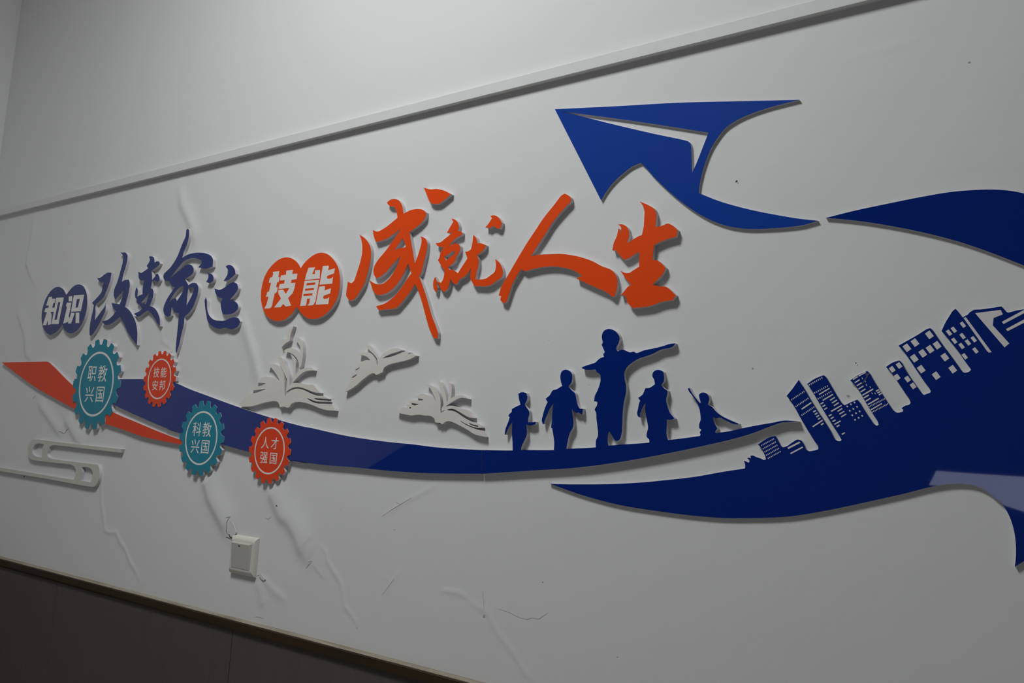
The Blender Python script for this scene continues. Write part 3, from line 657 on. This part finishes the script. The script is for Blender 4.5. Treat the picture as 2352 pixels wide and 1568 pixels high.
# ------------------------------------------------------------------ light switch
def frustum(x0, x1, z0, z1, ya, yb, insx, insz, nseg=6):
    """rounded raised plate: from y=ya at the wall to y=yb in front, edges curling in by insx, insz"""
    V, Fa = [], []
    for k in range(nseg+1):
        a = math.pi/2*k/nseg
        i = insx*(1-math.cos(a)); j = insz*(1-math.cos(a)); y = ya+(yb-ya)*math.sin(a)
        V += [(x0+i, y, z0+j), (x1-i, y, z0+j), (x1-i, y, z1-j), (x0+i, y, z1-j)]
        if k:
            b = 4*(k-1)
            for j in range(4):
                Fa.append((b+j, b+(j+1) % 4, b+4+(j+1) % 4, b+4+j))
    Fa.append((0, 3, 2, 1)); n = 4*nseg
    Fa.append((n, n+1, n+2, n+3))
    return V, Fa
sx = float((at(P(SW, '185,540')[0])[0]+at(P(SW, '105,1330')[0])[0])/2)+0.001
ex = float((at(P(SW, '715,610')[0])[0]+at(P(SW, '635,1450')[0])[0])/2)
tz = float((at(P(SW, '715,610')[0])[2]+at(P(SW, '205,520')[0])[2])/2)
bz = float((at(P(SW, '105,1335')[0], 0.003)[2]+at(P(SW, '635,1450')[0], 0.003)[2])/2)
print('switch size', ex-sx, tz-bz)
ls = thing('light_switch', ((sx+ex)/2, 0, (bz+tz)/2), 'cream square rocker light switch low on the wall above the dado rail', 'light switch')
v, f = frustum(sx, ex, bz, tz, 0.0, -0.0115, 0.005, 0.013)
link_mesh('frame_plate', v, f, M_PLASTIC, ls)
W_, H_ = ex-sx, tz-bz
rx0, rx1 = sx+0.12*W_, ex-0.125*W_
rz0, rz1 = bz+0.16*H_, tz-0.15*H_
yb, ytop, ybot = -0.0112, -0.0170, -0.0122
v = [(rx0, yb, rz0), (rx1, yb, rz0), (rx1, yb, rz1), (rx0, yb, rz1),
     (rx0+.001, ybot, rz0+.001), (rx1-.004, ybot, rz0+.001), (rx1-.004, ytop, rz1-.0035), (rx0+.001, ytop, rz1-.0035)]
f = [(0, 3, 2, 1), (4, 5, 6, 7), (0, 1, 5, 4), (1, 2, 6, 5), (2, 3, 7, 6), (3, 0, 4, 7)]
rk = link_mesh('rocker', v, f, M_ROCKER, ls)
mxc, mzc = rx0+0.43*(rx1-rx0), rz1-0.14*(rz1-rz0)
ym = ytop+(ybot-ytop)*0.12-0.0006
v, f = box(mxc-0.0035, mxc+0.0035, ym-0.0002, ym+0.001, mzc-0.0008, mzc+0.0008)
link_mesh('indicator_mark', v, f, M_MARK, rk)

# ------------------------------------------------------------------ wear on the wall: cracks, holes, flakes
def crack(pts, w0, m=M_CRACK, name='crack', y=-0.0003):
    q = [at(p) for p in pts]
    L, Rr = [], []
    for i in range(len(q)):
        a = q[max(i-1, 0)]; b = q[min(i+1, len(q)-1)]
        d = np.array([b[0]-a[0], b[2]-a[2]]); d /= np.hypot(*d)+1e-9
        ww = w0*(0.25 if i in (0, len(q)-1) else 1.0)*random.uniform(0.7, 1.2)/2
        L.append((q[i][0]-d[1]*ww, q[i][2]+d[0]*ww)); Rr.append((q[i][0]+d[1]*ww, q[i][2]-d[0]*ww))
    n = len(L); pts2 = L+Rr
    hh = ridge_field(np.array([p[0] for p in pts2]), np.array([p[1] for p in pts2]), RIDGES)
    v = [(p[0], y-h, p[1]) for p, h in zip(pts2, hh)] + [(p[0], 0.0006-h, p[1]) for p, h in zip(pts2, hh)]
    m2 = 2*n
    f = []
    for i in range(n-1):
        f += [(i, n+i, n+i+1, i+1), (m2+i, m2+i+1, m2+n+i+1, m2+n+i), (i, i+1, m2+i+1, m2+i), (n+i, m2+n+i, m2+n+i+1, n+i+1)]
    return link_mesh(name, v, f, m, wall)
crack(P(SW, '15,170 60,160 110,150 70,205 45,270 35,380 20,440'), 0.0012)
crack(P(SW, '25,400 22,450 40,510'), 0.0022)
crack(P(SW, '40,520 70,530 85,580 130,585 170,540 205,495'), 0.0020)
crack(P(SW, '0,575 40,590 100,620 130,600'), 0.0016)
crack(P(SW, '640,1405 690,1395 740,1355 790,1420 840,1465 800,1480'), 0.0009)
crack(P(ONE, '137,991 142,992 146,996 150,994 153,988 160,984'), 0.0010)
crack(P(ONE, '75,915 79,911 83,908'), 0.0010)
crack(P(ONE, '59,606 63,612 67,619'), 0.0010, M_SCUFF)
crack(P(ONE, '638,1160 640,1161 642,1163'), 0.0030)
crack(P(ONE, '703,1305 710,1297 718,1289'), 0.0007)
crack(P(ONE, '708,1292 714,1288 718,1288'), 0.0010, M_SCUFF)
crack(P(ONE, '878,1185 900,1170 925,1155 945,1143'), 0.0005, M_SCUFF)
crack(P(ONE, '908,1152 920,1158 930,1152'), 0.0003, M_SCUFF)
crack(P(ONE, '878,1366 890,1350 905,1329'), 0.0004, M_SCUFF)
crack(P(ONE, '1146,1398 1171,1406 1189,1416 1210,1422 1222,1418 1238,1421 1258,1407'), 0.0005, M_SCUFF)
crack(P(ONE, '610,1189 617,1192 622,1187'), 0.0012, M_SCUFF)
crack(P(ONE, '586,1416 597,1417 606,1420'), 0.0009, M_SCUFF)
crack(P(ONE, '1109,1356 1110,1375 1113,1400'), 0.0006, M_SCUFF)
for x, y, r, m in ((55.5, 1094, 0.0032, M_MARK), (1692, 416, 0.0016, M_MARK), (1690, 418, 0.0008, M_MARK), (1695, 420, 0.0008, M_MARK), (1966, 833.5, 0.0009, M_MARK), (1969.5, 838, 0.0005, M_MARK), (1246.7, 1336.5, 0.0009, M_MARK), (1112, 1414, 0.003, M_SCUFF),
                   (906.5, 1216, 0.0012, M_SCUFF), (1729, 846, 0.0014, M_SCUFF), (2226, 143, 0.0016, M_SCUFF), (1418, 1508, 0.0010, M_SCUFF),
                   (1260, 781, 0.0006, M_SCUFF), (1353, 884, 0.0006, M_SCUFF), (821, 1440, 0.0028, M_SCUFF), (782, 1171, 0.0008, M_SCUFF), (1948, 909, 0.0022, M_SCUFF)):
    c = at((x, y))
    loop = [(c[0]+r*random.uniform(.7, 1.2)*math.cos(k*math.pi/4), c[2]+r*random.uniform(.7, 1.2)*math.sin(k*math.pi/4)) for k in range(8)]
    v, f = slab([loop], 0.0, -0.0003)
    link_mesh('nail_hole' if m is M_MARK else 'scuff', v, f, m, wall)
# peeled paint flake above the switch
q = P(SW, '45,270 120,250 175,370 210,480 170,540 130,582 85,570 70,525 40,510 50,390')
loop = to_xz(q, 0.006, False)
v, f = slab([loop], -0.0050, -0.0062)
link_mesh('paint_flake', v, f, M_PLASTER, wall)
q = P(SW, '690,1395 735,1355 790,1425 830,1470 790,1500 740,1470')
loop = to_xz(q, 0.003, False)
v, f = slab([loop], -0.0022, -0.0034)
link_mesh('paint_flake', v, f, M_PLASTER, wall)

for o in bpy.data.objects:
    if '_o' in o:
        del o['_o']
